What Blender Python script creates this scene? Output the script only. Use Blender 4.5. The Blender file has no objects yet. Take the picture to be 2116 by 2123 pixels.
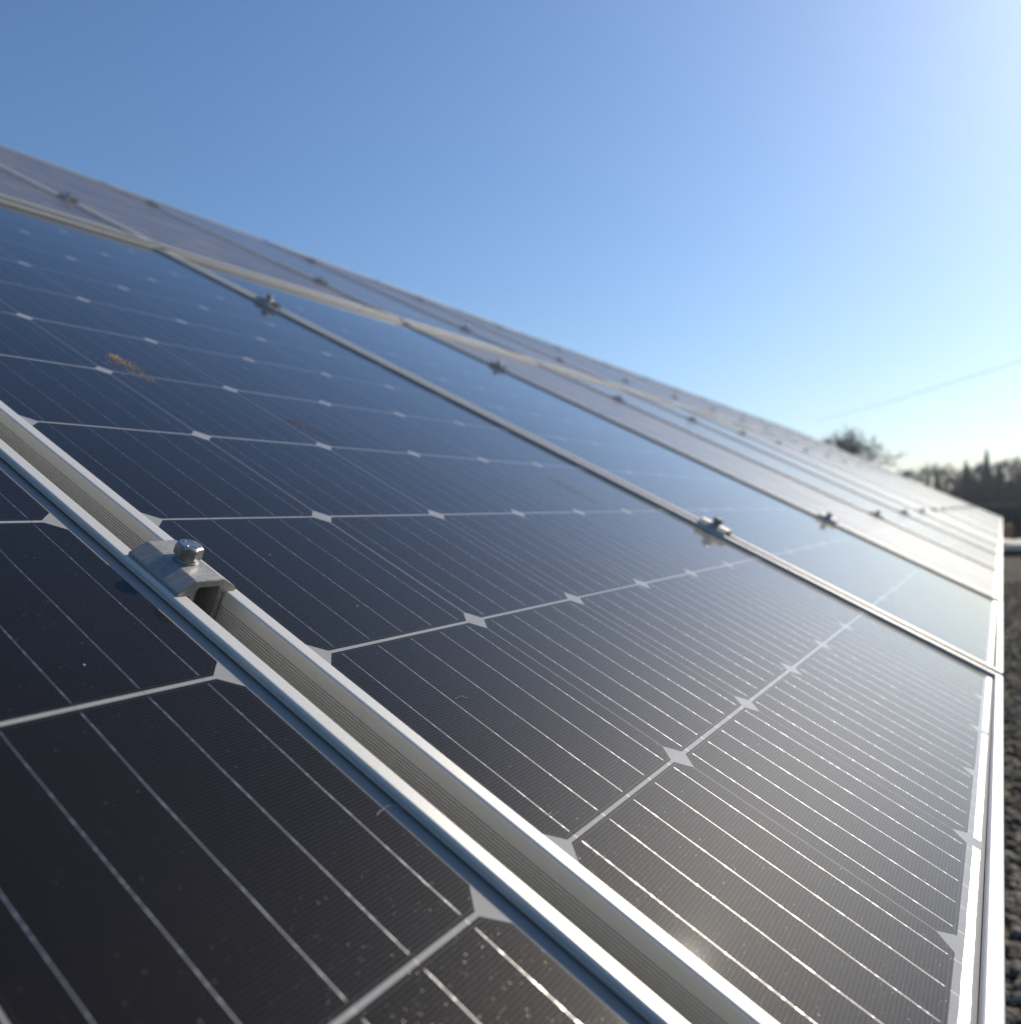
import bpy, bmesh, math, random
from mathutils import Vector, Matrix
R = math.radians
random.seed(11)
scene = bpy.context.scene
col = scene.collection

# ------------------------------------------------------------------ array frame
TILT = R(28.0)
Z0 = 0.80
A = Matrix(((1, 0, 0, 0),
            (0, math.cos(TILT), -math.sin(TILT), 0),
            (0, math.sin(TILT), math.cos(TILT), Z0),
            (0, 0, 0, 1)))                      # (along row, up the slope, normal) -> world, metres

# ------------------------------------------------------------------ camera
F_PX, CX, CY, PW, PH = 1691.17, 933.36, 1100.0, 2116.0, 2123.0
CAM_R = Matrix(((0.55973387, -0.74333922, 0.36625784),
                (-0.02626549, -0.45767371, -0.88873218),
                (0.82825607, 0.48783356, -0.27569965)))
CAM_C = Vector((-0.319087, 0.083879, 0.204731))
cam_data = bpy.data.cameras.new('camera')
cam = bpy.data.objects.new('camera', cam_data)
col.objects.link(cam)
rot = Matrix((CAM_R[0], -CAM_R[1], -CAM_R[2])).transposed()
cam.matrix_world = A @ (Matrix.Translation(CAM_C) @ rot.to_4x4())
cam_data.sensor_fit = 'HORIZONTAL'
cam_data.sensor_width = 36.0
cam_data.lens = F_PX / PW * 36.0
cam_data.shift_x = (PW / 2 - CX) / PW
cam_data.shift_y = (CY - PH / 2) / PW
cam_data.clip_start = 0.01
cam_data.clip_end = 4000
cam_data.dof.use_dof = True
cam_data.dof.focus_distance = 0.47
cam_data.dof.aperture_fstop = 7.5
scene.camera = cam
CW = cam.matrix_world.to_3x3()
CP = cam.matrix_world.translation.copy()


def at(px, py, dist):
    """world point seen at a photograph pixel, dist metres away horizontally"""
    d = CW @ Vector(((px - CX) / F_PX, -(py - CY) / F_PX, -1.0))
    return CP + d * (dist / math.hypot(d.x, d.y))


# ------------------------------------------------------------------ light
SUN_EL_PLANE = R(35.3)
s_arr = Vector((math.cos(SUN_EL_PLANE), 0.025, math.sin(SUN_EL_PLANE)))
SUN = (A.to_3x3() @ s_arr).normalized()
world = bpy.data.worlds.new('World')
scene.world = world
world.use_nodes = True
wn = world.node_tree
wn.nodes.clear()
sky = wn.nodes.new('ShaderNodeTexSky')
sky.sky_type = 'NISHITA'
sky.sun_disc = False
sky.sun_elevation = math.asin(SUN.z)
sky.sun_rotation = math.atan2(SUN.x, SUN.y)
sky.air_density = 1.2
sky.dust_density = 0.75
sky.ozone_density = 7.5
bg = wn.nodes.new('ShaderNodeBackground')
bg.inputs['Strength'].default_value = 0.125
wo = wn.nodes.new('ShaderNodeOutputWorld')
wn.links.new(sky.outputs[0], bg.inputs[0])
wn.links.new(bg.outputs[0], wo.inputs[0])
sd = bpy.data.lights.new('sun', 'SUN')
sd.energy = 4.6
sd.angle = R(0.53)
sd.color = (1.0, 0.90, 0.75)
so = bpy.data.objects.new('sun', sd)
so.rotation_euler = SUN.to_track_quat('Z', 'Y').to_euler()
so.location = (0, 0, 30)
col.objects.link(so)
scene.view_settings.view_transform = 'Standard'
scene.view_settings.look = 'None'
scene.view_settings.exposure = 0.0
scene.view_settings.gamma = 1.0


# ------------------------------------------------------------------ helpers
def tag(o, label=None, cat=None, group=None, kind=None):
    if label: o['label'] = label
    if cat: o['category'] = cat
    if group: o['group'] = group
    if kind: o['kind'] = kind
    return o


def empty(name, mat=None, loc=None):
    o = bpy.data.objects.new(name, None)
    o.empty_display_size = 0.1
    col.objects.link(o)
    if mat is not None: o.matrix_world = mat
    if loc is not None: o.location = loc
    return o


def link(name, me, parent=None, loc=None):
    o = bpy.data.objects.new(name, me)
    col.objects.link(o)
    if parent is not None: o.parent = parent
    if loc is not None: o.location = loc
    return o


def mesh(name, verts, faces, mat, smooth=False):
    me = bpy.data.meshes.new(name)
    me.from_pydata([tuple(v) for v in verts], [], faces)
    me.materials.append(mat)
    bm = bmesh.new(); bm.from_mesh(me)
    bmesh.ops.recalc_face_normals(bm, faces=bm.faces)
    bm.to_mesh(me); bm.free()
    if smooth:
        for p in me.polygons: p.use_smooth = True
    return me


def tube(verts, faces, pts, rads, n=6, cap=True):
    """append a tapered tube through pts"""
    base = len(verts)
    up = Vector((0.31, 0.17, 0.93))
    for k, p in enumerate(pts):
        d = (pts[min(k + 1, len(pts) - 1)] - pts[max(k - 1, 0)]).normalized()
        a = d.cross(up)
        if a.length < 1e-4: a = d.cross(Vector((1, 0, 0)))
        a.normalize(); b = d.cross(a)
        for i in range(n):
            t = 2 * math.pi * i / n
            verts.append(p + (a * math.cos(t) + b * math.sin(t)) * rads[k])
    for k in range(len(pts) - 1):
        for i in range(n):
            j = (i + 1) % n
            faces.append((base + k * n + i, base + k * n + j, base + (k + 1) * n + j, base + (k + 1) * n + i))
    if cap:
        faces.append(tuple(base + i for i in range(n)))
        faces.append(tuple(base + (len(pts) - 1) * n + i for i in range(n)))


class NT:
    """tiny node-graph builder"""
    def __init__(self, name):
        self.mat = bpy.data.materials.new(name)
        self.mat.use_nodes = True
        self.t = self.mat.node_tree
        self.b = self.t.nodes['Principled BSDF']
        self.out = self.t.nodes['Material Output']

    def put(self, sock, v):
        if isinstance(v, bpy.types.NodeSocket): self.t.links.new(v, sock)
        elif isinstance(v, (tuple, list)) and len(v) == 3 and sock.type == 'RGBA': sock.default_value = (*v, 1)
        else: sock.default_value = v

    def m(self, op, a, b=0.0, c=None, clamp=False):
        n = self.t.nodes.new('ShaderNodeMath'); n.operation = op; n.use_clamp = clamp
        self.put(n.inputs[0], a); self.put(n.inputs[1], b)
        if c is not None: self.put(n.inputs[2], c)
        return n.outputs[0]

    def ss(self, v, lo, hi):
        n = self.t.nodes.new('ShaderNodeMapRange'); n.interpolation_type = 'SMOOTHSTEP'
        self.put(n.inputs[0], v); n.inputs[1].default_value = lo; n.inputs[2].default_value = hi
        return n.outputs[0]

    def mix(self, f, a, b):
        n = self.t.nodes.new('ShaderNodeMix'); n.data_type = 'RGBA'
        self.put(n.inputs[0], f); self.put(n.inputs[6], a); self.put(n.inputs[7], b)
        return n.outputs[2]

    def coords(self, kind='Object'):
        n = self.t.nodes.new('ShaderNodeTexCoord'); return n.outputs[kind]

    def geo(self):
        n = self.t.nodes.new('ShaderNodeNewGeometry'); return n.outputs['Position']

    def xyz(self, v):
        n = self.t.nodes.new('ShaderNodeSeparateXYZ'); self.put(n.inputs[0], v)
        return n.outputs[0], n.outputs[1], n.outputs[2]

    def mapping(self, v, scale=(1, 1, 1), rot=(0, 0, 0), loc=(0, 0, 0)):
        n = self.t.nodes.new('ShaderNodeMapping'); self.put(n.inputs[0], v)
        n.inputs[1].default_value = loc; n.inputs[2].default_value = rot; n.inputs[3].default_value = scale
        return n.outputs[0]

    def noise(self, v, scale, detail=3, rough=0.55):
        n = self.t.nodes.new('ShaderNodeTexNoise'); self.put(n.inputs['Vector'], v)
        n.inputs['Scale'].default_value = scale; n.inputs['Detail'].default_value = detail
        n.inputs['Roughness'].default_value = rough
        return n.outputs[0]

    def voro(self, v, scale, feature='F1'):
        n = self.t.nodes.new('ShaderNodeTexVoronoi'); n.feature = feature
        self.put(n.inputs['Vector'], v); n.inputs['Scale'].default_value = scale
        return n.outputs['Distance'], n.outputs['Color']

    def bump(self, h, strength, dist, normal=None):
        n = self.t.nodes.new('ShaderNodeBump')
        n.inputs['Strength'].default_value = strength; n.inputs['Distance'].default_value = dist
        self.put(n.inputs['Height'], h)
        return n.outputs[0]

    def set(self, **kw):
        for k, v in kw.items(): self.put(self.b.inputs[k.replace('_', ' ')], v)
        return self.mat


# ------------------------------------------------------------------ dimensions of a module (metres)
PU, PV = 0.15773, 0.1598              # cell pitch along the row / up the slope
GU, GV = 0.0011, 0.0025               # gaps between cells
CU, CV = PU - GU, PV - GV
CH = 0.0094                           # cut corner
ML, MB, MT = 0.0168, 0.0208, 0.0172   # margins: sides, bottom, top
PWID = 6 * PU - GU + 2 * ML
PLEN = 12 * PV - GV + MB + MT
GAP = 0.0257
PITCH = PWID + GAP
LIP_Z = 0.0056
LIP_W = 0.0095


# ------------------------------------------------------------------ materials
def dust(n, pos, amount):
    """specks and film of dust lying on the glass, from world position"""
    d1, c1 = n.voro(pos, 210.0)
    r1, g1, b1 = n.xyz(c1)
    speck = n.m('MULTIPLY', n.m('LESS_THAN', d1, n.m('MULTIPLY', g1, 0.10)), n.m('GREATER_THAN', r1, 0.985))
    d2, c2 = n.voro(pos, 620.0)
    r2, g2, b2 = n.xyz(c2)
    fine = n.m('MULTIPLY', n.m('LESS_THAN', d2, n.m('MULTIPLY', g2, 0.15)), n.m('GREATER_THAN', r2, 0.90))
    film = n.ss(n.noise(pos, 5.5, 5, 0.62), 0.30, 0.80)
    streak = n.ss(n.noise(n.mapping(pos, (26, 3, 3)), 1.0, 4, 0.6), 0.35, 0.8)
    f = n.m('MULTIPLY', n.m('ADD', n.m('ADD', 0.35, n.m('MULTIPLY', film, 0.5)), n.m('MULTIPLY', streak, 0.15)), amount)
    return n.m('MAXIMUM', n.m('MULTIPLY', speck, 0.85), n.m('MULTIPLY', fine, 0.28)), f


def glassy(n, base, metal, rough, film, speck, coat_rough, film_col=(0.42, 0.37, 0.31), spec=0.045):
    c = n.mix(film, base, film_col)
    c = n.mix(speck, c, (0.75, 0.72, 0.66))
    pos = n.geo()
    wob = n.noise(pos, 900.0, 1, 0.5)
    n.set(Base_Color=c, Metallic=n.m('MULTIPLY', metal, n.m('SUBTRACT', 1.0, n.m('MAXIMUM', film, speck))), Roughness=rough)
    n.put(n.b.inputs['Coat Weight'], n.m('SUBTRACT', 1.0, n.m('MULTIPLY', film, 0.8)))
    n.b.inputs['Coat IOR'].default_value = 1.21
    bumped = n.bump(wob, 0.03, 0.0004)
    # sun-catching grains: tiny facets turned every way
    gd, gc = n.voro(pos, 1300.0)
    gr, gg, gb = n.xyz(gc)
    grain = n.m('MULTIPLY', n.m('LESS_THAN', gd, n.m('MULTIPLY', gr, 0.38)), n.m('GREATER_THAN', gb, 0.50))
    tilt = n.t.nodes.new('ShaderNodeVectorMath'); tilt.operation = 'SUBTRACT'
    n.put(tilt.inputs[0], gc); tilt.inputs[1].default_value = (0.5, 0.5, 0.5)
    sc = n.t.nodes.new('ShaderNodeVectorMath'); sc.operation = 'SCALE'
    n.put(sc.inputs[0], tilt.outputs[0]); n.put(sc.inputs['Scale'], n.m('MULTIPLY', grain, 0.55))
    ad = n.t.nodes.new('ShaderNodeVectorMath'); ad.operation = 'ADD'
    n.put(ad.inputs[0], bumped); n.put(ad.inputs[1], sc.outputs[0])
    nm = n.t.nodes.new('ShaderNodeVectorMath'); nm.operation = 'NORMALIZE'
    n.put(nm.inputs[0], ad.outputs[0])
    n.put(n.b.inputs['Coat Normal'], nm.outputs[0])
    n.put(n.b.inputs['Coat Roughness'], n.m('ADD', n.m('ADD', n.m('MULTIPLY', film, 0.22), coat_rough), n.m('MULTIPLY', grain, 0.20)))
    n.b.inputs['Specular IOR Level'].default_value = spec
    n.b.inputs['Specular Tint'].default_value = (1.0, 0.88, 0.76, 1)
    return n.mat


def lines_mask(n, x, centres, half):
    out = None
    for c in centres:
        v = n.m('LESS_THAN', n.m('ABSOLUTE', n.m('SUBTRACT', x, c)), half)
        out = v if out is None else n.m('MAXIMUM', out, v)
    return out


RIB = [-0.0624, -0.0312, 0.0, 0.0312, 0.0624]


def make_cell_material():
    n = NT('silicon_cell')
    pos = n.geo()
    x, y, z = n.xyz(n.coords())
    ax, ay = n.m('ABSOLUTE', x), n.m('ABSOLUTE', y)
    # distance in from the cut-corner outline
    d = n.m('MINIMUM', n.m('SUBTRACT', CU / 2, ax), n.m('SUBTRACT', CV / 2, ay))
    d = n.m('MINIMUM', d, n.m('MULTIPLY', n.m('SUBTRACT', CU / 2 + CV / 2 - CH, n.m('ADD', ax, ay)), 0.7071))
    border = n.m('LESS_THAN', n.m('ABSOLUTE', n.m('SUBTRACT', d, 0.0013)), 0.00011)
    inside = n.m('GREATER_THAN', d, 0.0013)
    fin = n.m('LESS_THAN', n.m('ABSOLUTE', n.m('SUBTRACT', n.m('FRACT', n.m('DIVIDE', y, 0.00190)), 0.5)), 0.058)
    fin = n.m('MULTIPLY', fin, inside)
    grid = n.m('MAXIMUM', fin, border)
    wig = n.m('MULTIPLY', n.m('SUBTRACT', n.noise(n.mapping(pos, (18, 18, 18)), 1.0, 1), 0.5), 0.0011)
    rib = lines_mask(n, n.m('ADD', x, wig), RIB, 0.00026)
    ribfull = n.m('MULTIPLY', rib, n.m('LESS_THAN', ay, 0.0762))
    bus = n.m('MULTIPLY', lines_mask(n, x, RIB, 0.00018), inside)
    oi = n.t.nodes.new('ShaderNodeObjectInfo')
    tone = n.m('ADD', n.m('MULTIPLY', n.noise(pos, 9.0, 3), 0.6), n.m('MULTIPLY', oi.outputs['Random'], 0.7))
    base = n.mix(tone, (0.0018, 0.0019, 0.0030), (0.0034, 0.0033, 0.0042))
    base = n.mix(grid, base, (0.046, 0.043, 0.041))
    base = n.mix(bus, base, (0.065, 0.065, 0.07))
    dash = n.ss(n.noise(n.mapping(pos, (260, 260, 260)), 1.0, 2), 0.50, 0.70)  # bright dashes mixed into the ribbon colour, standing in for sparkle
    base = n.mix(ribfull, base, n.mix(dash, (0.21, 0.21, 0.22), (0.66, 0.65, 0.64)))
    metal = n.m('MAXIMUM', n.m('MULTIPLY', grid, 0.12), n.m('MULTIPLY', ribfull, 0.95))
    rough = n.m('SUBTRACT', 0.50, n.m('MULTIPLY', ribfull, n.m('ADD', 0.04, n.m('MULTIPLY', dash, 0.16))))
    speck, film = dust(n, pos, 0.009)
    return glassy(n, base, metal, rough, film, speck, 0.045)


def make_laminate_material(name, coat_rough, film_amount, film_col, spec=0.065):
    """white backing sheet with the grid of dark cells behind glass, in panel coordinates"""
    n = NT(name)
    pos = n.geo()
    x, y, z = n.xyz(n.coords())
    u = n.m('SUBTRACT', x, ML); v = n.m('SUBTRACT', y, MB)
    fu = n.m('SUBTRACT', n.m('MULTIPLY', n.m('FRACT', n.m('DIVIDE', n.m('ADD', u, GU / 2), PU)), PU), PU / 2)
    fv = n.m('SUBTRACT', n.m('MULTIPLY', n.m('FRACT', n.m('DIVIDE', n.m('ADD', v, GV / 2), PV)), PV), PV / 2)
    ax, ay = n.m('ABSOLUTE', fu), n.m('ABSOLUTE', fv)
    c = n.m('MULTIPLY', n.m('LESS_THAN', ax, CU / 2), n.m('LESS_THAN', ay, CV / 2))
    c = n.m('MULTIPLY', c, n.m('LESS_THAN', n.m('ADD', ax, ay), CU / 2 + CV / 2 - CH))
    for val, lo, hi in ((u, 0.0, 6 * PU - GU), (v, 0.0, 12 * PV - GV)):
        c = n.m('MULTIPLY', c, n.m('MULTIPLY', n.m('GREATER_THAN', val, lo), n.m('LESS_THAN', val, hi)))
    rib = n.m('MULTIPLY', lines_mask(n, fu, RIB, 0.00030), n.m('MULTIPLY', n.m('GREATER_THAN', v, -0.006), n.m('LESS_THAN', v, 12 * PV)))
    rib = n.m('MULTIPLY', rib, n.m('MULTIPLY', n.m('GREATER_THAN', u, 0.0), n.m('LESS_THAN', u, 6 * PU)))
    w = n.mix(n.noise(pos, 60.0, 3), (0.27, 0.262, 0.252), (0.33, 0.322, 0.31))
    base = n.mix(c, w, (0.006, 0.0065, 0.010))
    base = n.mix(rib, base, (0.25, 0.25, 0.26))
    speck, film = dust(n, pos, film_amount)
    return glassy(n, base, n.m('MULTIPLY', rib, 0.6), 0.5, film, speck, coat_rough, film_col, spec)


def make_frame_material():
    n = NT('anodised_aluminium')
    pos = n.geo()
    br = n.noise(n.mapping(n.coords(), (900, 9, 900)), 1.0, 3, 0.6)
    sp = n.noise(pos, 420.0, 3, 0.6)
    c = n.mix(br, (0.58, 0.555, 0.50), (0.66, 0.635, 0.58))
    c = n.mix(n.ss(n.noise(pos, 24.0, 4, 0.7), 0.62, 0.80), c, (0.47, 0.45, 0.41))
    n.set(Base_Color=c, Metallic=0.28, Roughness=n.m('ADD', 0.36, n.m('MULTIPLY', sp, 0.14)))
    n.put(n.b.inputs['Normal'], n.bump(sp, 0.05, 0.0003))
    return n.mat


def metal_material(name, c1, c2, rough, scale=300.0, bump=0.15, metallic=0.95):
    n = NT(name)
    co = n.coords()
    s = n.noise(co, scale, 4, 0.6)
    n.set(Base_Color=n.mix(n.ss(s, 0.3, 0.7), c1, c2), Metallic=metallic,
          Roughness=n.m('ADD', rough, n.m('MULTIPLY', n.noise(co, scale * 0.3, 3), 0.2)))
    n.put(n.b.inputs['Normal'], n.bump(s, bump, 0.0004))
    return n.mat


def plain(name, c1, c2, scale, rough=0.9, bump=0.0, dist=0.01):
    n = NT(name)
    co = n.coords()
    s = n.noise(co, scale, 5, 0.65)
    n.set(Base_Color=n.mix(n.ss(s, 0.3, 0.7), c1, c2), Roughness=rough)
    n.b.inputs['Specular IOR Level'].default_value = 0.25
    if bump: n.put(n.b.inputs['Normal'], n.bump(s, bump, dist))
    return n.mat


M_CELL = make_cell_material()
M_SMOOTH = make_laminate_material('laminate_clear_glass', 0.045, 0.009, (0.42, 0.37, 0.31))
M_MATTE = make_laminate_material('laminate_matt_glass', 0.20, 0.40, (0.52, 0.44, 0.37), 0.06)
M_HALF = make_laminate_material('laminate_satin_glass', 0.14, 0.27, (0.52, 0.45, 0.385), 0.06)
M_FRAME = make_frame_material()
M_TAB = metal_material('tinned_copper', (0.72, 0.71, 0.69), (0.82, 0.81, 0.79), 0.22, 500.0, 0.25)
M_CLAMP = metal_material('milled_aluminium', (0.31, 0.30, 0.28), (0.41, 0.395, 0.37), 0.47, 420.0, 0.2, 0.8)
M_BOLT = metal_material('stainless_steel', (0.36, 0.35, 0.33), (0.46, 0.45, 0.43), 0.20, 260.0, 0.04)
M_STEEL = metal_material('galvanised_steel', (0.36, 0.37, 0.38), (0.48, 0.49, 0.50), 0.45, 40.0, 0.1, 0.8)


# ------------------------------------------------------------------ ground
def ground_material():
    n = NT('gravel_ground')
    pos = n.geo()
    d, c = n.voro(pos, 26.0)
    r, g, b = n.xyz(c)
    d2, c2 = n.voro(pos, 75.0)
    big = n.noise(pos, 0.6, 4)
    stone = n.mix(r, (0.045, 0.040, 0.034), (0.24, 0.21, 0.17))
    stone = n.mix(n.ss(big, 0.35, 0.7), stone, (0.085, 0.078, 0.055))
    n.set(Base_Color=stone, Roughness=0.95)
    n.b.inputs['Specular IOR Level'].default_value = 0.1
    h = n.m('SUBTRACT', n.m('MULTIPLY', d, -1.0), n.m('MULTIPLY', d2, 0.35))
    n.put(n.b.inputs['Normal'], n.bump(h, 1.0, 0.035))
    return n.mat


M_GROUND = ground_material()
gv, gf = [], []
xs = [-900, -200, -60, -20, -6, 0, 6, 14, 26, 45, 80, 130, 220, 420, 1500]
ys = [-900, -300, -120, -60, -30, -15, -6, 0, 8, 20, 45, 90, 180, 400, 900]
for yy in ys:
    for xx in xs:
        gv.append((xx, yy, 0.0))
nx = len(xs)
for j in range(len(ys) - 1):
    for i in range(nx - 1):
        a = j * nx + i
        gf.append((a, a + 1, a + 1 + nx, a + nx))
tag(link('ground', mesh('ground', gv, gf, M_GROUND)), kind='structure')

# loose stones beside the array
M_STONE = plain('stone', (0.06, 0.054, 0.046), (0.27, 0.24, 0.195), 9.0, 0.95)
sv, sf = [], []
ico = bmesh.new()
bmesh.ops.create_icosphere(ico, subdivisions=1, radius=1.0)
iv = [v.co.copy() for v in ico.verts]
ifc = [tuple(v.index for v in f.verts) for f in ico.faces]
ico.free()
rnd = random.Random(5)
for k in range(6500):
    t = rnd.random()
    x = 1.1 + 11.5 * t * t
    y = 0.02 + rnd.gauss(0, 0.16 + 0.045 * x)
    s = rnd.uniform(0.007, 0.023) * (1.0 + 0.03 * x)
    rm = Matrix.Rotation(rnd.uniform(0, 6.28), 3, 'Z') @ Matrix.Rotation(rnd.uniform(0, 6.28), 3, 'X')
    sc = Vector((rnd.uniform(.8, 1.5), rnd.uniform(.7, 1.1), rnd.uniform(.45, .8)))
    base = len(sv)
    for v in iv:
        w = rm @ (v * rnd.uniform(0.82, 1.12))
        sv.append(Vector((w.x * sc.x, w.y * sc.y, w.z * sc.z)) * s + Vector((x, y, s * 0.3)))
    sf += [tuple(base + i for i in f) for f in ifc]
tag(link('gravel', mesh('gravel', sv, sf, M_STONE)), label='loose grey and brown gravel lying beside the lower edge of the array',
    cat='gravel', kind='stuff')


# ------------------------------------------------------------------ module geometry
def frame_mesh():
    prof = [(LIP_W - 0.0035, -0.0006), (LIP_W - 0.0035, 0.0014), (LIP_W, 0.0014), (LIP_W, LIP_Z - 0.0019)]
    for k in range(1, 6):                              # rounded inner edge of the lip
        t = R(18.0 * k)
        prof.append((LIP_W - 0.0016 + 0.0016 * math.cos(t), LIP_Z - 0.0019 + 0.0019 * math.sin(t)))
    prof.append((0.0016, LIP_Z))
    for k in range(1, 6):                              # rounded outer edge
        t = R(18.0 * k)
        prof.append((0.0016 - 0.0016 * math.sin(t), LIP_Z - 0.0016 + 0.0016 * math.cos(t)))
    z = -0.0030
    prof.append((0.0, z))
    for k in range(9):                                 # fine ribs along the outer side
        prof.append((0.0009, z - 0.00015)); prof.append((0.0009, z - 0.00070))
        prof.append((0.0, z - 0.00085)); prof.append((0.0, z - 0.00170))
        z -= 0.00170
    prof += [(0.0, -0.0354), (0.025, -0.0354), (0.025, -0.0336), (0.0018, -0.0336), (0.0018, -0.0060), (LIP_W - 0.0035, -0.0060)]
    vs, fs = [], []
    for d, zz in prof:
        vs += [(d, d, zz), (PWID - d, d, zz), (PWID - d, PLEN - d, zz), (d, PLEN - d, zz)]
    m = len(prof)
    for k in range(m):
        k2 = (k + 1) % m
        for c in range(4):
            c2 = (c + 1) % 4
            fs.append((k * 4 + c, k * 4 + c2, k2 * 4 + c2, k2 * 4 + c))
    return mesh('frame', vs, fs, M_FRAME)


def laminate_mesh(mat):
    i = 0.003
    x0, x1, y0, y1 = i, PWID - i, i, PLEN - i
    vs = [(x0, y0, 0), (x1, y0, 0), (x1, y1, 0), (x0, y1, 0), (x0, y0, -0.004), (x1, y0, -0.004), (x1, y1, -0.004), (x0, y1, -0.004)]
    fs = [(0, 1, 2, 3), (7, 6, 5, 4), (0, 4, 5, 1), (1, 5, 6, 2), (2, 6, 7, 3), (3, 7, 4, 0)]
    return mesh('laminate', vs, fs, mat)


def cell_mesh():
    a, b = CU / 2, CV / 2
    o = [(a, b - CH), (a - CH, b), (-a + CH, b), (-a, b - CH), (-a, -b + CH), (-a + CH, -b), (a - CH, -b), (a, -b + CH)]
    vs = [(x, y, 0.0) for x, y in o]
    me = mesh('solar_cell', vs, [tuple(range(8))], M_CELL)
    if me.polygons[0].normal.z < 0: me.flip_normals()
    return me


def tab_mesh():
    L, w = 2 * PU - 0.017, 0.0046
    n = 26
    vs, fs = [], []
    r = random.Random(3)
    for k in range(n + 1):
        x = -L / 2 + L * k / n
        wob = r.uniform(-0.00016, 0.00016)
        vs += [(x, -w / 2 + wob, 0), (x, w / 2 + wob, 0)]
    for k in range(n):
        fs.append((2 * k, 2 * k + 2, 2 * k + 3, 2 * k + 1))
    return mesh('cross_connector', vs, fs, M_TAB)


ME_FRAME = frame_mesh()
ME_LAM = {m.name: laminate_mesh(m) for m in (M_SMOOTH, M_HALF, M_MATTE)}
ME_CELL = cell_mesh()
ME_TAB = tab_mesh()
ORD = ['first', 'second', 'third', 'fourth', 'fifth', 'sixth', 'seventh', 'eighth', 'ninth', 'tenth', 'eleventh', 'twelfth',
       'thirteenth', 'fourteenth', 'fifteenth', 'sixteenth', 'seventeenth', 'eighteenth', 'nineteenth']
V0 = -MB
HAZE = 0.0007
V1 = V0 + PLEN + 0.020                  # lower edge of the upper row
UP_DZ, UP_TILT = 0.0075, -0.0025        # the upper row sits a little proud of the lower one
N_COL = 18


def seam_u(k):
    return -ML - GAP / 2 + PITCH * k


def panel(k, row, mat, cells, label):
    r = random.Random(100 * row + k)
    u = seam_u(k - 1) + GAP / 2 + PITCH * 0 if False else -ML + PITCH * (k - 1)
    if row == 0:
        L = Matrix.Translation((u, V0, r.uniform(-.0004, .0004) if k > 1 else 0))
    else:
        L = Matrix.Translation((u, V1, UP_DZ + r.uniform(-.0006, .0006))) @ Matrix.Rotation(UP_TILT, 4, 'X')
    o = empty('solar_panel', A @ L)
    tag(o, label, 'solar panel', 'solar panels of the tilted array')
    link('frame', ME_FRAME, o)
    lam = link('laminate', ME_LAM[mat.name], o)
    if cells:
        for j in range(12):
            for i in range(6):
                link('solar_cell', ME_CELL, lam, (ML + CU / 2 + i * PU + r.gauss(0, .00012), MB + CV / 2 + j * PV + r.gauss(0, .00025), 0.00005))
    if k < 6 and row == 0:
        for i in range(3):
            link('cross_connector', ME_TAB, lam, (ML - GU / 2 + PU * (1 + 2 * i), MB - 0.0062, 0.0001))
    return o


LOW_MAT = {0: M_SMOOTH, 1: M_SMOOTH, 2: M_SMOOTH, 3: M_MATTE, 4: M_HALF}
for k in range(N_COL):
    if k == 0: lb = 'dark solar panel nearest the camera, in front of the open seam with the large clamp'
    elif k == 1: lb = 'solar panel just behind the large clamp, with orange smears on its glass'
    elif k == 2: lb = 'lower-row solar panel reflecting clear blue sky, third from the near end'
    elif k == 3: lb = 'lower-row solar panel with a beige grey sheen, fourth from the near end'
    elif k == N_COL - 1: lb = 'lower-row solar panel at the far end of the array'
    else: lb = f'pale reflecting lower-row solar panel, {ORD[k]} from the near end'
    panel(k, 0, LOW_MAT.get(k, M_HALF if k % 2 else M_MATTE), k < 3, lb)
for k in range(N_COL):
    if k == N_COL - 1: lb = 'upper-row solar panel at the far end of the array'
    else: lb = f'greyish upper-row solar panel along the skyline, {ORD[k]} from the near end'
    panel(k, 1, M_MATTE if k % 3 else M_HALF, False, lb)


# ------------------------------------------------------------------ clamps
CL = 0.0465


def clamp_mesh():
    P = [(-.0188, .0048), (-.0193, .0056), (-.0194, .0070), (-.0189, .0080), (-.0096, .0134), (-.0088, .0137),
         (.0088, .0137), (.0096, .0134), (.0189, .0080), (.0194, .0070), (.0193, .0056), (.0188, .0048), (.0130, .0047),
         (.0112, .0050), (.0110, -.020), (.0078, -.020), (.0076, .0080), (.0066, .0096), (-.0066, .0096), (-.0076, .0080),
         (-.0078, -.020), (-.0110, -.020), (-.0112, .0050), (-.0130, .0047)]
    bm = bmesh.new()
    a = [bm.verts.new((x, -CL / 2, z)) for x, z in P]
    b = [bm.verts.new((x, CL / 2, z)) for x, z in P]
    m = len(P)
    for k in range(m):
        bm.faces.new((a[k], a[(k + 1) % m], b[(k + 1) % m], b[k]))
    bm.faces.new(a); bm.faces.new(list(reversed(b)))
    bmesh.ops.recalc_face_normals(bm, faces=bm.faces)
    ends = [e for e in bm.edges if (abs(e.verts[0].co.y) > .02 and e.verts[0].co.y * e.verts[1].co.y > 0)]
    bmesh.ops.bevel(bm, geom=ends, offset=0.00035, segments=2, affect='EDGES', clamp_overlap=True)
    me = bpy.data.meshes.new('clamp_body')
    bm.to_mesh(me); bm.free()
    me.materials.append(M_CLAMP)
    return me


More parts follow.
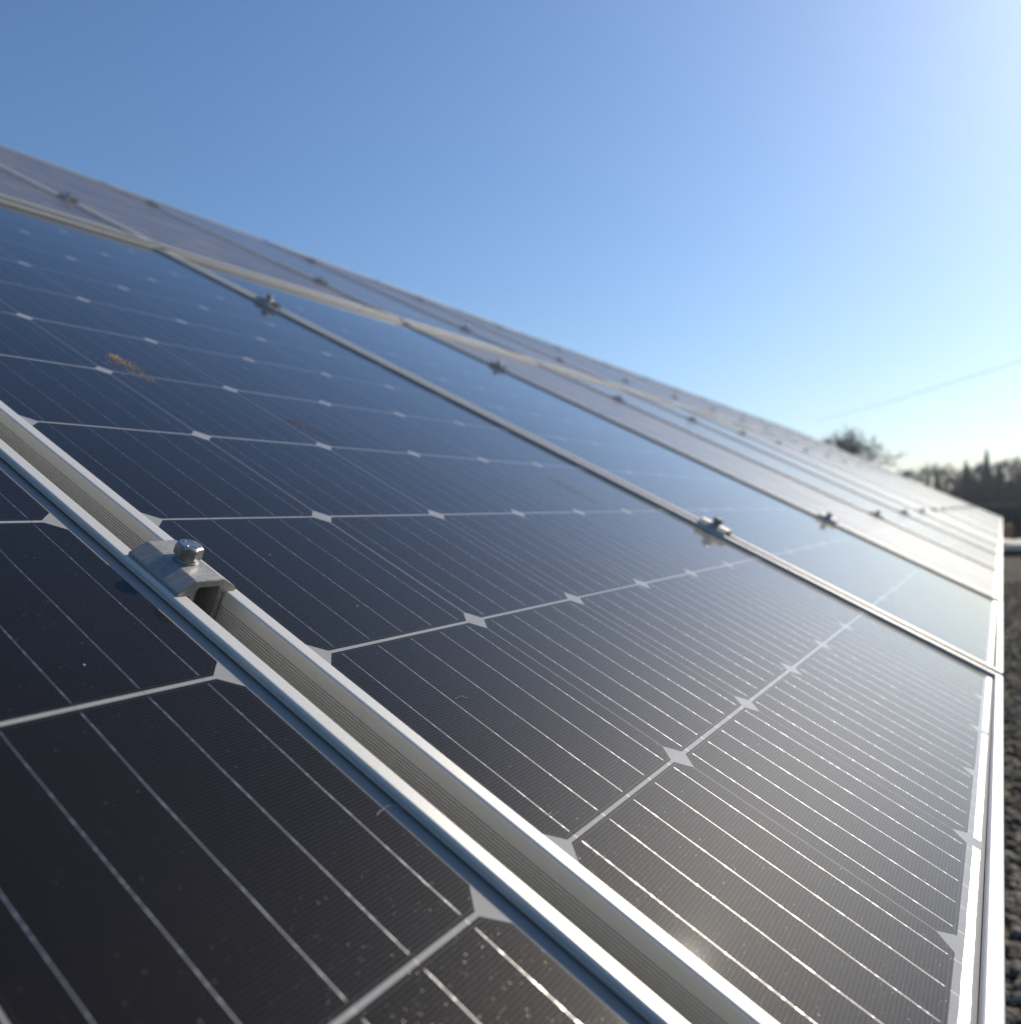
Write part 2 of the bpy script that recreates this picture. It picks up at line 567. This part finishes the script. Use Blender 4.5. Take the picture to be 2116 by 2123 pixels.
def bolt_mesh():
    """hex head with a chamfered crown, flange washer and shank"""
    vs, fs = [], []
    rings = []

    def ring(pts):
        b = len(vs); vs.extend(pts); rings.append((b, len(pts)))
    n = 48
    ap = 0.0067                                       # half across flats

    def hexr(t, circ):
        tt = (t % (math.pi / 3)) - math.pi / 6
        return min(ap / math.cos(tt), circ)
    z0 = 0.0137
    zs = [(z0 - 0.034, 'c', .004), (z0 - .0002, 'c', .004), (z0 - .0002, 'c', .0070), (z0 + .0010, 'c', .0070), (z0 + .0013, 'c', .0067),
          (z0 + .0014, 'c', .0062), (z0 + .0024, 'c', .0062), (z0 + .0026, 'h', .0072), (z0 + .0030, 'h', .0080), (z0 + .0083, 'h', .0080),
          (z0 + .0088, 'h', .00745), (z0 + .0093, 'h', .0067), (z0 + .0099, 'c', .0059), (z0 + .0100, 'c', .0030), (z0 + .0100, 'c', .0001)]
    for z, kind, rr in zs:
        pts = []
        for i in range(n):
            t = 2 * math.pi * i / n + 0.35
            q = rr if kind == 'c' else hexr(2 * math.pi * i / n, rr)
            zz = z
            if kind == 'h' and rr == .0080 and z > z0 + .006:      # crown chamfer scallops the flats
                zz = z - (q - ap) * 1.15
            pts.append((q * math.cos(t), q * math.sin(t), zz))
        ring(pts)
    for k in range(len(rings) - 1):
        a, b = rings[k][0], rings[k + 1][0]
        for i in range(n):
            j = (i + 1) % n
            fs.append((a + i, a + j, b + j, b + i))
    # raised stamp marks on the head, worn beyond reading
    r = random.Random(8)
    for arc in (0, 1):
        for q in range(6):
            t = (0.5 + 0.36 * q) + arc * math.pi
            rad = 0.0040
            w, h = r.uniform(.00025, .0004), r.uniform(.0005, .0009)
            c = Vector((rad * math.cos(t), rad * math.sin(t), z0 + .0100))
            e1 = Vector((-math.sin(t), math.cos(t), 0)); e2 = Vector((math.cos(t), math.sin(t), 0))
            b = len(vs)
            for zz in (-.0001, .00022):
                for sx, sy in ((-1, -1), (1, -1), (1, 1), (-1, 1)):
                    vs.append(tuple(c + e1 * w * sx + e2 * h * sy + Vector((0, 0, zz))))
            fs.extend([(b + 4, b + 5, b + 6, b + 7), (b, b + 1, b + 5, b + 4), (b + 1, b + 2, b + 6, b + 5), (b + 2, b + 3, b + 7, b + 6), (b + 3, b, b + 4, b + 7)])
    me = mesh('bolt', vs, fs, M_BOLT)
    return me


ME_CLAMP, ME_BOLT = clamp_mesh(), bolt_mesh()
CLAMP_V = [(0.4030, 0, 'lower row, low line'), (1.5075, 0, 'lower row, high line'), (V1 + .425, 1, 'upper row, low line'), (V1 + 1.545, 1, 'upper row, high line')]
LINE = ['lowest line of clamps near the bottom edge', 'line of clamps below the bright gap between the rows', 'first line of clamps above the bright gap between the rows',
        'topmost line of clamps just under the skyline']
first = {0: 0, 1: 1, 2: 1, 3: 2}
for li, (v, row, _) in enumerate(CLAMP_V):
    for k in range(first[li], N_COL):
        z = 0.0
        if row == 1: z = UP_DZ + UP_TILT * (v - V1)
        o = empty('panel_clamp', A @ (Matrix.Translation((seam_u(k), v, z)) @ Matrix.Rotation(UP_TILT if row else 0, 4, 'X')))
        if li == 0 and k == 0:
            lb = 'large grey mid clamp with a hex bolt in the open seam nearest the camera'
        else:
            lb = f'small clamp with bolt, {ORD[k - first[li]]} from the near end in the {LINE[li]}'
            if li == 0: lb = f'small sunlit clamp with bolt, {ORD[k]} from the near end of the lowest line'
            if li == 1: lb = f'small clamp with bolt, {ORD[k - 1]} along the line below the bright row gap'
            if li == 2: lb = f'small clamp with bolt, {ORD[k - 1]} along the line above the bright row gap'
            if li == 3: lb = f'small clamp with bolt, {ORD[k - 2]} along the topmost line under the skyline'
        tag(o, lb, 'clamp', 'clamps holding the panels down')
        link('clamp_body', ME_CLAMP, o)
        b = link('bolt', ME_BOLT, o)
        b.rotation_euler.z = 0.0 if (li == 0 and k == 0) else random.uniform(0, 1.05)

# ------------------------------------------------------------------ smears and lint on the near glass
M_SMEAR = plain('orange_flecks', (0.46, 0.27, 0.12), (0.68, 0.48, 0.27), 900.0, 0.9)  # orange tones for the small raised flecks of the smears
M_SMEAR2 = plain('brown_flecks', (0.16, 0.105, 0.085), (0.26, 0.18, 0.14), 900.0, 0.9)  # browner tones for the faint smear
M_LINT = plain('pale_lint', (0.45, 0.45, 0.45), (0.6, 0.6, 0.58), 900.0, 0.9)


def flecks(name, cx, cy, du, dv, wid, count, size, mat, label, cat, group, seed):
    r = random.Random(seed)
    vs, fs = [], []
    for k in range(count):
        t = r.random() ** 1.1
        w = wid * (0.25 + 1.5 * t * (1 - t) * 2) * r.gauss(0, .42)
        L = math.hypot(du, dv)
        x = cx + du * t - dv / L * w
        y = cy + dv * t + du / L * w
        s = size * r.uniform(.4, 1.2) * (1.15 - 0.6 * t)
        m = r.randint(4, 6)
        a0 = r.random() * 6
        b = len(vs)
        h = r.uniform(.0001, .00035)
        ring = []
        for i in range(m):
            a = a0 + 6.283 * i / m
            q = s * r.uniform(.6, 1.2)
            ring.append((x + q * math.cos(a), y + q * math.sin(a)))
        vs += [(p[0], p[1], .00042) for p in ring]
        vs += [(x + (p[0] - x) * .7, y + (p[1] - y) * .7, .00042 + h) for p in ring]
        fs.append(tuple(b + m + i for i in range(m)))
        for i in range(m):
            j = (i + 1) % m
            fs.append((b + i, b + j, b + m + j, b + m + i))
    o = link(name, mesh(name, vs, fs, mat))
    o.matrix_world = A
    tag(o, label, cat, group)


flecks('fleck_smear', 0.203, 0.860, -0.005, -0.082, 0.025, 380, .0008, M_SMEAR, 'orange smear on the glass behind the large clamp', 'smear', 'smears on the glass', 21)
flecks('fleck_smear', 0.742, 0.590, -0.004, -0.085, 0.026, 260, .0008, M_SMEAR, 'small yellowish smear on the glass close to the second seam', 'smear', 'smears on the glass', 22)
flecks('fleck_smear', 0.330, 0.712, 0.020, -0.055, 0.024, 230, .0007, M_SMEAR2, 'faint brown smear on the glass between the two orange smears', 'smear', 'smears on the glass', 23)



def fibre(x, y, ang, L, bend, label):
    vs, fs = [], []
    p = [Vector((x + L * t * math.cos(ang) - bend * math.sin(ang) * 4 * t * (1 - t), y + L * t * math.sin(ang) + bend * math.cos(ang) * 4 * t * (1 - t),
                 .0002 + .0012 * math.sin(3.1 * t) * (t > .4))) for t in [q / 10 for q in range(11)]]
    tube(vs, fs, p, [.00012] * 11, 5)
    o = link('lint', mesh('lint', vs, fs, M_LINT, True))
    o.matrix_world = A
    tag(o, label, 'lint', 'lint fibres on the near glass')


fibre(-.150, .438, -.7, .007, .002, 'tiny curled lint fibre on the dark glass beside the left end of the large clamp')
fibre(.050, .258, -.3, .009, .001, 'pale lint speck fibre in the middle of the first cell column behind the seam')
fibre(-.066, .214, -.2, .016, .003, 'pale lint fibre at the shaded edge of the nearest panel')

# ------------------------------------------------------------------ background trees
M_BARK = plain('bare_bark', (0.05, 0.051, 0.052), (0.10, 0.10, 0.10), 3.0, 0.95)
M_BIRCH = plain('pale_bark', (0.20, 0.19, 0.18), (0.34, 0.33, 0.31), 2.0, 0.9)
M_NEEDLE = plain('conifer_needles', (0.020, 0.032, 0.030), (0.050, 0.066, 0.058), 1.2, 0.9)
M_SCRUB = plain('scrub_twigs', (0.045, 0.045, 0.040), (0.10, 0.092, 0.075), 1.5, 0.95)


def bare_tree(name, base, h, spread, seed, mat, label, cat='tree', group=None, levels=4, forks=3, twig=0.02, dense=0):
    r = random.Random(seed)
    tv, tf, cv, cf = [], [], [], []
    trunk_h = h * 0.34
    r0 = h * 0.017
    p0 = Vector((0, 0, -0.3)); p1 = Vector((r.uniform(-.1, .1) * h * .2, r.uniform(-.1, .1) * h * .2, trunk_h))
    tube(tv, tf, [p0, (p0 + p1) / 2 + Vector((r.uniform(-.1, .1), 0, 0)), p1], [r0 * 1.15, r0, r0 * .8], 7)

    def grow(p, d, L, rad, lev):
        pts, rr = [p], [rad]
        q = p.copy(); dd = d.copy()
        for s in range(3):
            dd = (dd + Vector((r.gauss(0, .12), r.gauss(0, .12), r.gauss(0.06, .08)))).normalized()
            q = q + dd * L / 3
            if q.z > h * (1.0 - .16 * r.random() - .35 * (q.xy.length / h) ** 2 * 2.5): break
            pts.append(q.copy()); rr.append(max(twig * .5, rad * (1 - .22 * (s + 1))))
        if len(pts) < 2: return
        tube(cv, cf, pts, rr, 4 if lev < 2 else 3, cap=False)
        if lev >= levels or len(pts) < 4: return
        for k in range(forks + (1 if lev >= 2 else 0)):
            t = r.uniform(.35, 1.0)
            idx = min(2, int(t * 3)); pp = pts[idx].lerp(pts[idx + 1], t * 3 - idx)
            ax = Vector((r.gauss(0, 1), r.gauss(0, 1), r.gauss(0, .5))).normalized()
            nd = (dd * 0.9 + ax * spread).normalized()
            grow(pp, nd, L * r.uniform(.5, .78), max(twig * .5, rr[-1] * r.uniform(.6, .9)), lev + 1)

    for k in range(4):
        a = k * 1.57 + r.uniform(-.5, .5)
        d = Vector((math.cos(a) * spread, math.sin(a) * spread, 1.0)).normalized()
        grow(p1 - Vector((0, 0, trunk_h * .08 * k)), d, h * .30 * r.uniform(.85, 1.15), r0 * .6, 0)
    grow(p1, Vector((0, 0, 1)), h * .34, r0 * .7, 0)
    if dense:
        for k in range(dense):
            a = r.uniform(0, 6.283); q = spread * r.uniform(.15, 1.15)
            grow(p1 + Vector((0, 0, trunk_h * r.uniform(-.3, .5))), Vector((math.cos(a) * q, math.sin(a) * q, 1)).normalized(), h * r.uniform(.28, .40), r0 * .45, 0)
    o = empty(name, loc=base)
    tag(o, label, cat, group)
    link('trunk', mesh('trunk', tv, tf, mat, True), o)
    link('crown', mesh('crown', cv, cf, mat), o)
    return o


def conifer(base, h, w, seed, label, group):
    r = random.Random(seed)
    tv, tf, cv, cf = [], [], [], []
    tube(tv, tf, [Vector((0, 0, -.3)), Vector((0, 0, h * .5)), Vector((0, 0, h))], [h * .016, h * .010, h * .002], 7)
    z = h * .06
    while z < h * .985:
        t = z / h
        rad = w * (1 - t) ** .85 * r.uniform(.8, 1.1) + .06
        nb = int(7 + 7 * (1 - t))
        for k in range(nb):
            a = 6.283 * k / nb + r.uniform(-.4, .4)
            L = rad * r.uniform(.55, 1.15)
            dr = Vector((math.cos(a), math.sin(a), 0))
            side = Vector((-math.sin(a), math.cos(a), 0))
            for q in range(5):
                s = (q + r.uniform(.2, .9)) / 5
                c = dr * L * s + Vector((0, 0, z - L * .32 * s * s + r.uniform(-.1, .1)))
                ww = L * (.11 + .22 * (1 - s)) * r.uniform(.6, 1.2); hh = h * .018 * r.uniform(.6, 1.5)
                b = len(cv)
                tw = Vector((r.gauss(0, .3), r.gauss(0, .3), 1)).normalized()
                cv += [c - side * ww - tw * hh, c + dr * ww * .6 - tw * hh * 1.3, c + side * ww - tw * hh, c + tw * hh * .9 - dr * ww * .2]
                cf += [(b, b + 1, b + 3), (b + 1, b + 2, b + 3), (b, b + 2, b + 1)]
        z += h * (.020 + .012 * (1 - t))
    o = empty('conifer', loc=base)
    tag(o, label, 'conifer', group)
    link('trunk', mesh('trunk', tv, tf, M_BARK, True), o)
    link('crown', mesh('crown', cv, cf, M_NEEDLE), o)


def shrub(base, w, h, seed, label, k_=1.0):
    r = random.Random(seed)
    vs, fs = [], []
    for k in range(60 if k_ == 1.0 else 110):
        a = r.uniform(0, 6.283); q = w * math.sqrt(r.random()) * .5
        p = Vector((math.cos(a) * q, math.sin(a) * q, -.1))
        d = Vector((math.cos(a) * .35 * r.random(), math.sin(a) * .35 * r.random(), 1)).normalized()
        L = h * r.uniform(.6, 1.05)
        pts = [p, p + d * L * .5 + Vector((r.gauss(0, .08), r.gauss(0, .08), 0)), p + d * L + Vector((r.gauss(0, .2), r.gauss(0, .2), 0)) * k_]
        tube(vs, fs, pts, [.03 * k_, .022 * k_, .01 * k_], 3, cap=False)
        for t in range(9):
            s = r.uniform(.25, 1)
            b0 = p + d * L * s
            e = b0 + Vector((r.gauss(0, .35), r.gauss(0, .35), r.uniform(.1, .5))) * k_
            tube(vs, fs, [b0, e], [.016 * k_, .006 * k_], 3, cap=False)
    o = empty('shrub', loc=base)
    tag(o, label, 'shrub', 'leafless shrubs under the trees')
    link('branches', mesh('branches', vs, fs, M_SCRUB), o)


def foot(px, dist):
    p = at(px, 1100, dist); p.z = 0
    return p


def top_h(px, py, dist):
    return at(px, py, dist).z


G1 = 'dark conifers beyond the end of the array'
for px, py, d, w, s, lb in (
        (2004, 962, 105, 1.5, 1, 'dark conifer just beyond the round bare tree'),
        (2047, 940, 100, 1.25, 2, 'tallest and thinnest dark conifer in the row'),
        (2074, 966, 102, 1.45, 3, 'dark conifer next to the tallest thin one, towards the frame edge'),
        (2112, 978, 98, 2.1, 4, 'broad dark conifer cut by the edge of the frame'),
        (1924, 993, 110, .9, 5, 'small dark conifer just clearing the array skyline'),
        (1944, 985, 112, 1.0, 6, 'small dark conifer in front of the round bare tree'),
        (2025, 1005, 108, 1.9, 7, 'short wide conifer between the two taller dark ones'),
        (2092, 1008, 104, 2.0, 8, 'short conifer filling the gap beside the broad dark conifer'),
        (1975, 1022, 112, 1.8, 9, 'low conifer behind the far panels')):
    conifer(foot(px, d), top_h(px, py - 10, d), w * 1.12, s, lb, G1)
G2 = 'bare trees beyond the array'
for px, py, d, sp, s, m, lb in (
        (1754, 872, 90, .80, 31, M_BARK, 'bare tree whose twiggy crown rises alone over the array skyline'),
        (1948, 944, 125, .70, 32, M_BARK, 'round-crowned bare tree left of the conifers'),
        (2030, 945, 135, .55, 33, M_BARK, 'slender bare tree between the dark conifers'),
        (2098, 935, 130, .55, 34, M_BARK, 'bare tree behind the broad conifer at the edge'),
        (1885, 955, 150, .60, 35, M_BARK, 'faint far bare tree peeping over the skyline'),
        (2012, 975, 95, .45, 36, M_BIRCH, 'pale-barked bare tree in front of the first dark conifer'),
        (2095, 985, 92, .45, 37, M_BIRCH, 'pale-barked bare tree near the frame edge')):
    bare_tree('bare_tree', foot(px, d), top_h(px, py, d), sp, s, m, lb, 'bare tree', G2, levels=4, forks=3, twig=.045, dense=9 if s == 31 else 1)
for i, px in enumerate((1962, 1990, 2016, 2040, 2062, 2086, 2108, 2124)):
    shrub(foot(px, 80 + 3 * (i % 3)), 3.4, 4.2 - .3 * (i % 2), 60 + i,
          ['leafless shrub lowest behind the far panels', 'leafless shrub below the first dark conifer', 'leafless shrub under the slender bare tree',
           'leafless shrub under the tallest conifer', 'leafless shrub just past the tallest conifer', 'leafless shrub below the pale-barked tree near the edge',
           'leafless shrub under the broad conifer', 'leafless shrub cut off by the frame edge'][i])

# overhead wire and its pole
M_WIRE = plain('cable_sheath', (0.10, 0.11, 0.12), (0.14, 0.15, 0.16), 3.0, 0.6)
a0, a1 = at(1690, 873, 95), at(2260, 700, 50)
pts = []
for k in range(25):
    t = k / 24
    p = a0.lerp(a1, t); p.z -= 0.9 * 4 * t * (1 - t) * .25
    pts.append(p)
wv, wf = [], []
tube(wv, wf, pts, [.014] * 25, 6)
tag(link('power_line', mesh('power_line', wv, wf, M_WIRE, True)), 'thin dark power line crossing the pale sky above the far trees', 'cable')

# barrier, bank and stacked blocks beyond the array
M_RAIL = plain('weathered_timber', (0.17, 0.12, 0.10), (0.27, 0.20, 0.17), 3.0, 0.9)
M_BLOCK = plain('pale_concrete', (0.66, 0.58, 0.47), (0.80, 0.72, 0.60), 2.0, 0.9)
M_ORANGE = plain('rusty_orange_paint', (0.32, 0.17, 0.08), (0.45, 0.26, 0.13), 3.0, 0.8)


def box_mesh(name, sx, sy, sz, mat, bevel=.02):
    bm = bmesh.new()
    bmesh.ops.create_cube(bm, size=1.0)
    for v in bm.verts: v.co = Vector((v.co.x * sx, v.co.y * sy, (v.co.z + .5) * sz))
    bmesh.ops.bevel(bm, geom=list(bm.edges), offset=bevel, segments=2, affect='EDGES')
    me = bpy.data.meshes.new(name); bm.to_mesh(me); bm.free(); me.materials.append(mat)
    return me


def prop(name, mesh_, px, py_base, label, cat, group=None, rz=0.0):
    d = CW @ Vector(((px - CX) / F_PX, -(py_base - CY) / F_PX, -1.0))
    p = CP + d * (-CP.z / d.z)
    o = link(name, mesh_, None, p)
    o.rotation_euler.z = rz
    return tag(o, label, cat, group)


GB = 'pale blocks on the ground past the array'
prop('concrete_block', box_mesh('concrete_block', 3.4, .66, .20, M_BLOCK, .05), 2092, 1141, 'pale block lying on the ground right beside the far corner of the array', 'block', GB, .2)
prop('concrete_block', box_mesh('concrete_block', 3.2, .50, .18, M_BLOCK, .05), 2118, 1139, 'pale block cut off by the frame edge past the array', 'block', GB, -.1)
prop('timber_stack', box_mesh('timber_stack', .5, .38, .52, M_ORANGE, .04), 2083, 1128, 'rusty orange stack just behind the pale blocks', 'stack')
prop('shadow_strip', box_mesh('shadow_strip', .22, 2.6, .13, M_BARK, .02), 2112, 1153, 'dark sleeper put in for the shadow along the edge of the gravel', 'strip', None, .04)  # low dark bar added to stand in for a shadow line
bar_o = empty('timber_barrier', loc=foot(2045, 42))
tag(bar_o, 'reddish brown timber barrier in front of the far trees', 'barrier')
rv, rf = [], []
tube(rv, rf, [Vector((0, 1.9, .86)), Vector((0, -1.2, 1.0))], [.07, .07], 8)
link('rail', mesh('rail', rv, rf, M_RAIL), bar_o)
for yy in (1.7, .1, -1.0):
    rv, rf = [], []
    tube(rv, rf, [Vector((.05, yy, -.2)), Vector((.05, yy, .95))], [.06, .055], 8)
    link('post', mesh('post', rv, rf, M_RAIL), bar_o)
for i, (px, d, w, h) in enumerate(((2078, 31, 1.6, .95), (2104, 33, 1.9, 1.15), (2062, 38, 2.2, 1.05), (2122, 29, 1.8, 1.0))):
    shrub(foot(px, d), w, h, 90 + i, ['low leafless shrub behind the rusty orange stack', 'taller leafless shrub behind the pale block at the edge',
          'low leafless shrub in front of the timber barrier', 'low leafless shrub cut off by the frame edge near the pale block'][i], .35)

# ------------------------------------------------------------------ thin air haze
hm = bpy.data.materials.new('air_haze'); hm.use_nodes = True
ht = hm.node_tree; ht.nodes.clear()
hv = ht.nodes.new('ShaderNodeVolumePrincipled')
hv.inputs['Color'].default_value = (0.86, 0.92, 1.0, 1)
hv.inputs['Density'].default_value = HAZE
hv.inputs['Anisotropy'].default_value = 0.3
ho = ht.nodes.new('ShaderNodeOutputMaterial')
ht.links.new(hv.outputs[0], ho.inputs['Volume'])
hx0, hx1, hy0, hy1, hz0, hz1 = -950, 1550, -950, 950, -1.0, 19.0
hverts = [(x, y, z) for z in (hz0, hz1) for x, y in ((hx0, hy0), (hx1, hy0), (hx1, hy1), (hx0, hy1))]
tag(link('haze', mesh('haze', hverts, [(0, 3, 2, 1), (4, 5, 6, 7), (0, 1, 5, 4), (1, 2, 6, 5), (2, 3, 7, 6), (3, 0, 4, 7)], hm)), kind='stuff')

# ------------------------------------------------------------------ supporting rack under the panels
M_RACK = M_STEEL
rack = empty('mounting_rack', A)
tag(rack, 'galvanised steel rack carrying both rows of panels', 'rack')


def bar(p, q, w, h):
    """box bar from p to q (array coordinates), appended"""
    return p, q, w, h


def bars_mesh(name, items, mat):
    vs, fs = [], []
    for p, q, w, h in items:
        d = (q - p).normalized()
        a = d.cross(Vector((0, 0, 1)))
        if a.length < 1e-3: a = Vector((1, 0, 0))
        a.normalize(); b = a.cross(d)
        k = len(vs)
        for e in (p, q):
            for sx, sy in ((-1, -1), (1, -1), (1, 1), (-1, 1)):
                vs.append(e + a * w / 2 * sx + b * h / 2 * sy)
        fs += [(k, k + 1, k + 2, k + 3), (k + 4, k + 7, k + 6, k + 5)] + [(k + i, k + (i + 1) % 4, k + 4 + (i + 1) % 4, k + 4 + i) for i in range(4)]
    return mesh(name, vs, fs, mat)


U0, U1 = seam_u(0) - PITCH + .05, seam_u(N_COL) - .05
for v, row, _ in CLAMP_V:
    link('rail', bars_mesh('rail', [(Vector((U0, v, -.0362 - .02)), Vector((U1, v, -.0362 - .02)), .04, .04)], M_RACK), rack)
for k in range(7):
    u = U0 + .6 + k * (U1 - U0 - 1.2) / 6
    link('rafter', bars_mesh('rafter', [(Vector((u, .15, -.12)), Vector((u, 3.75, -.12)), .06, .08)], M_RACK), rack)
    dn = A.to_3x3().inverted() @ Vector((0, 0, -1))
    for v in (.75, 3.1):
        t = Vector((u, v, -.16)); zw = (A @ t).z
        link('post', bars_mesh('post', [(t, t + dn * (zw + .3), .08, .06)], M_RACK), rack)
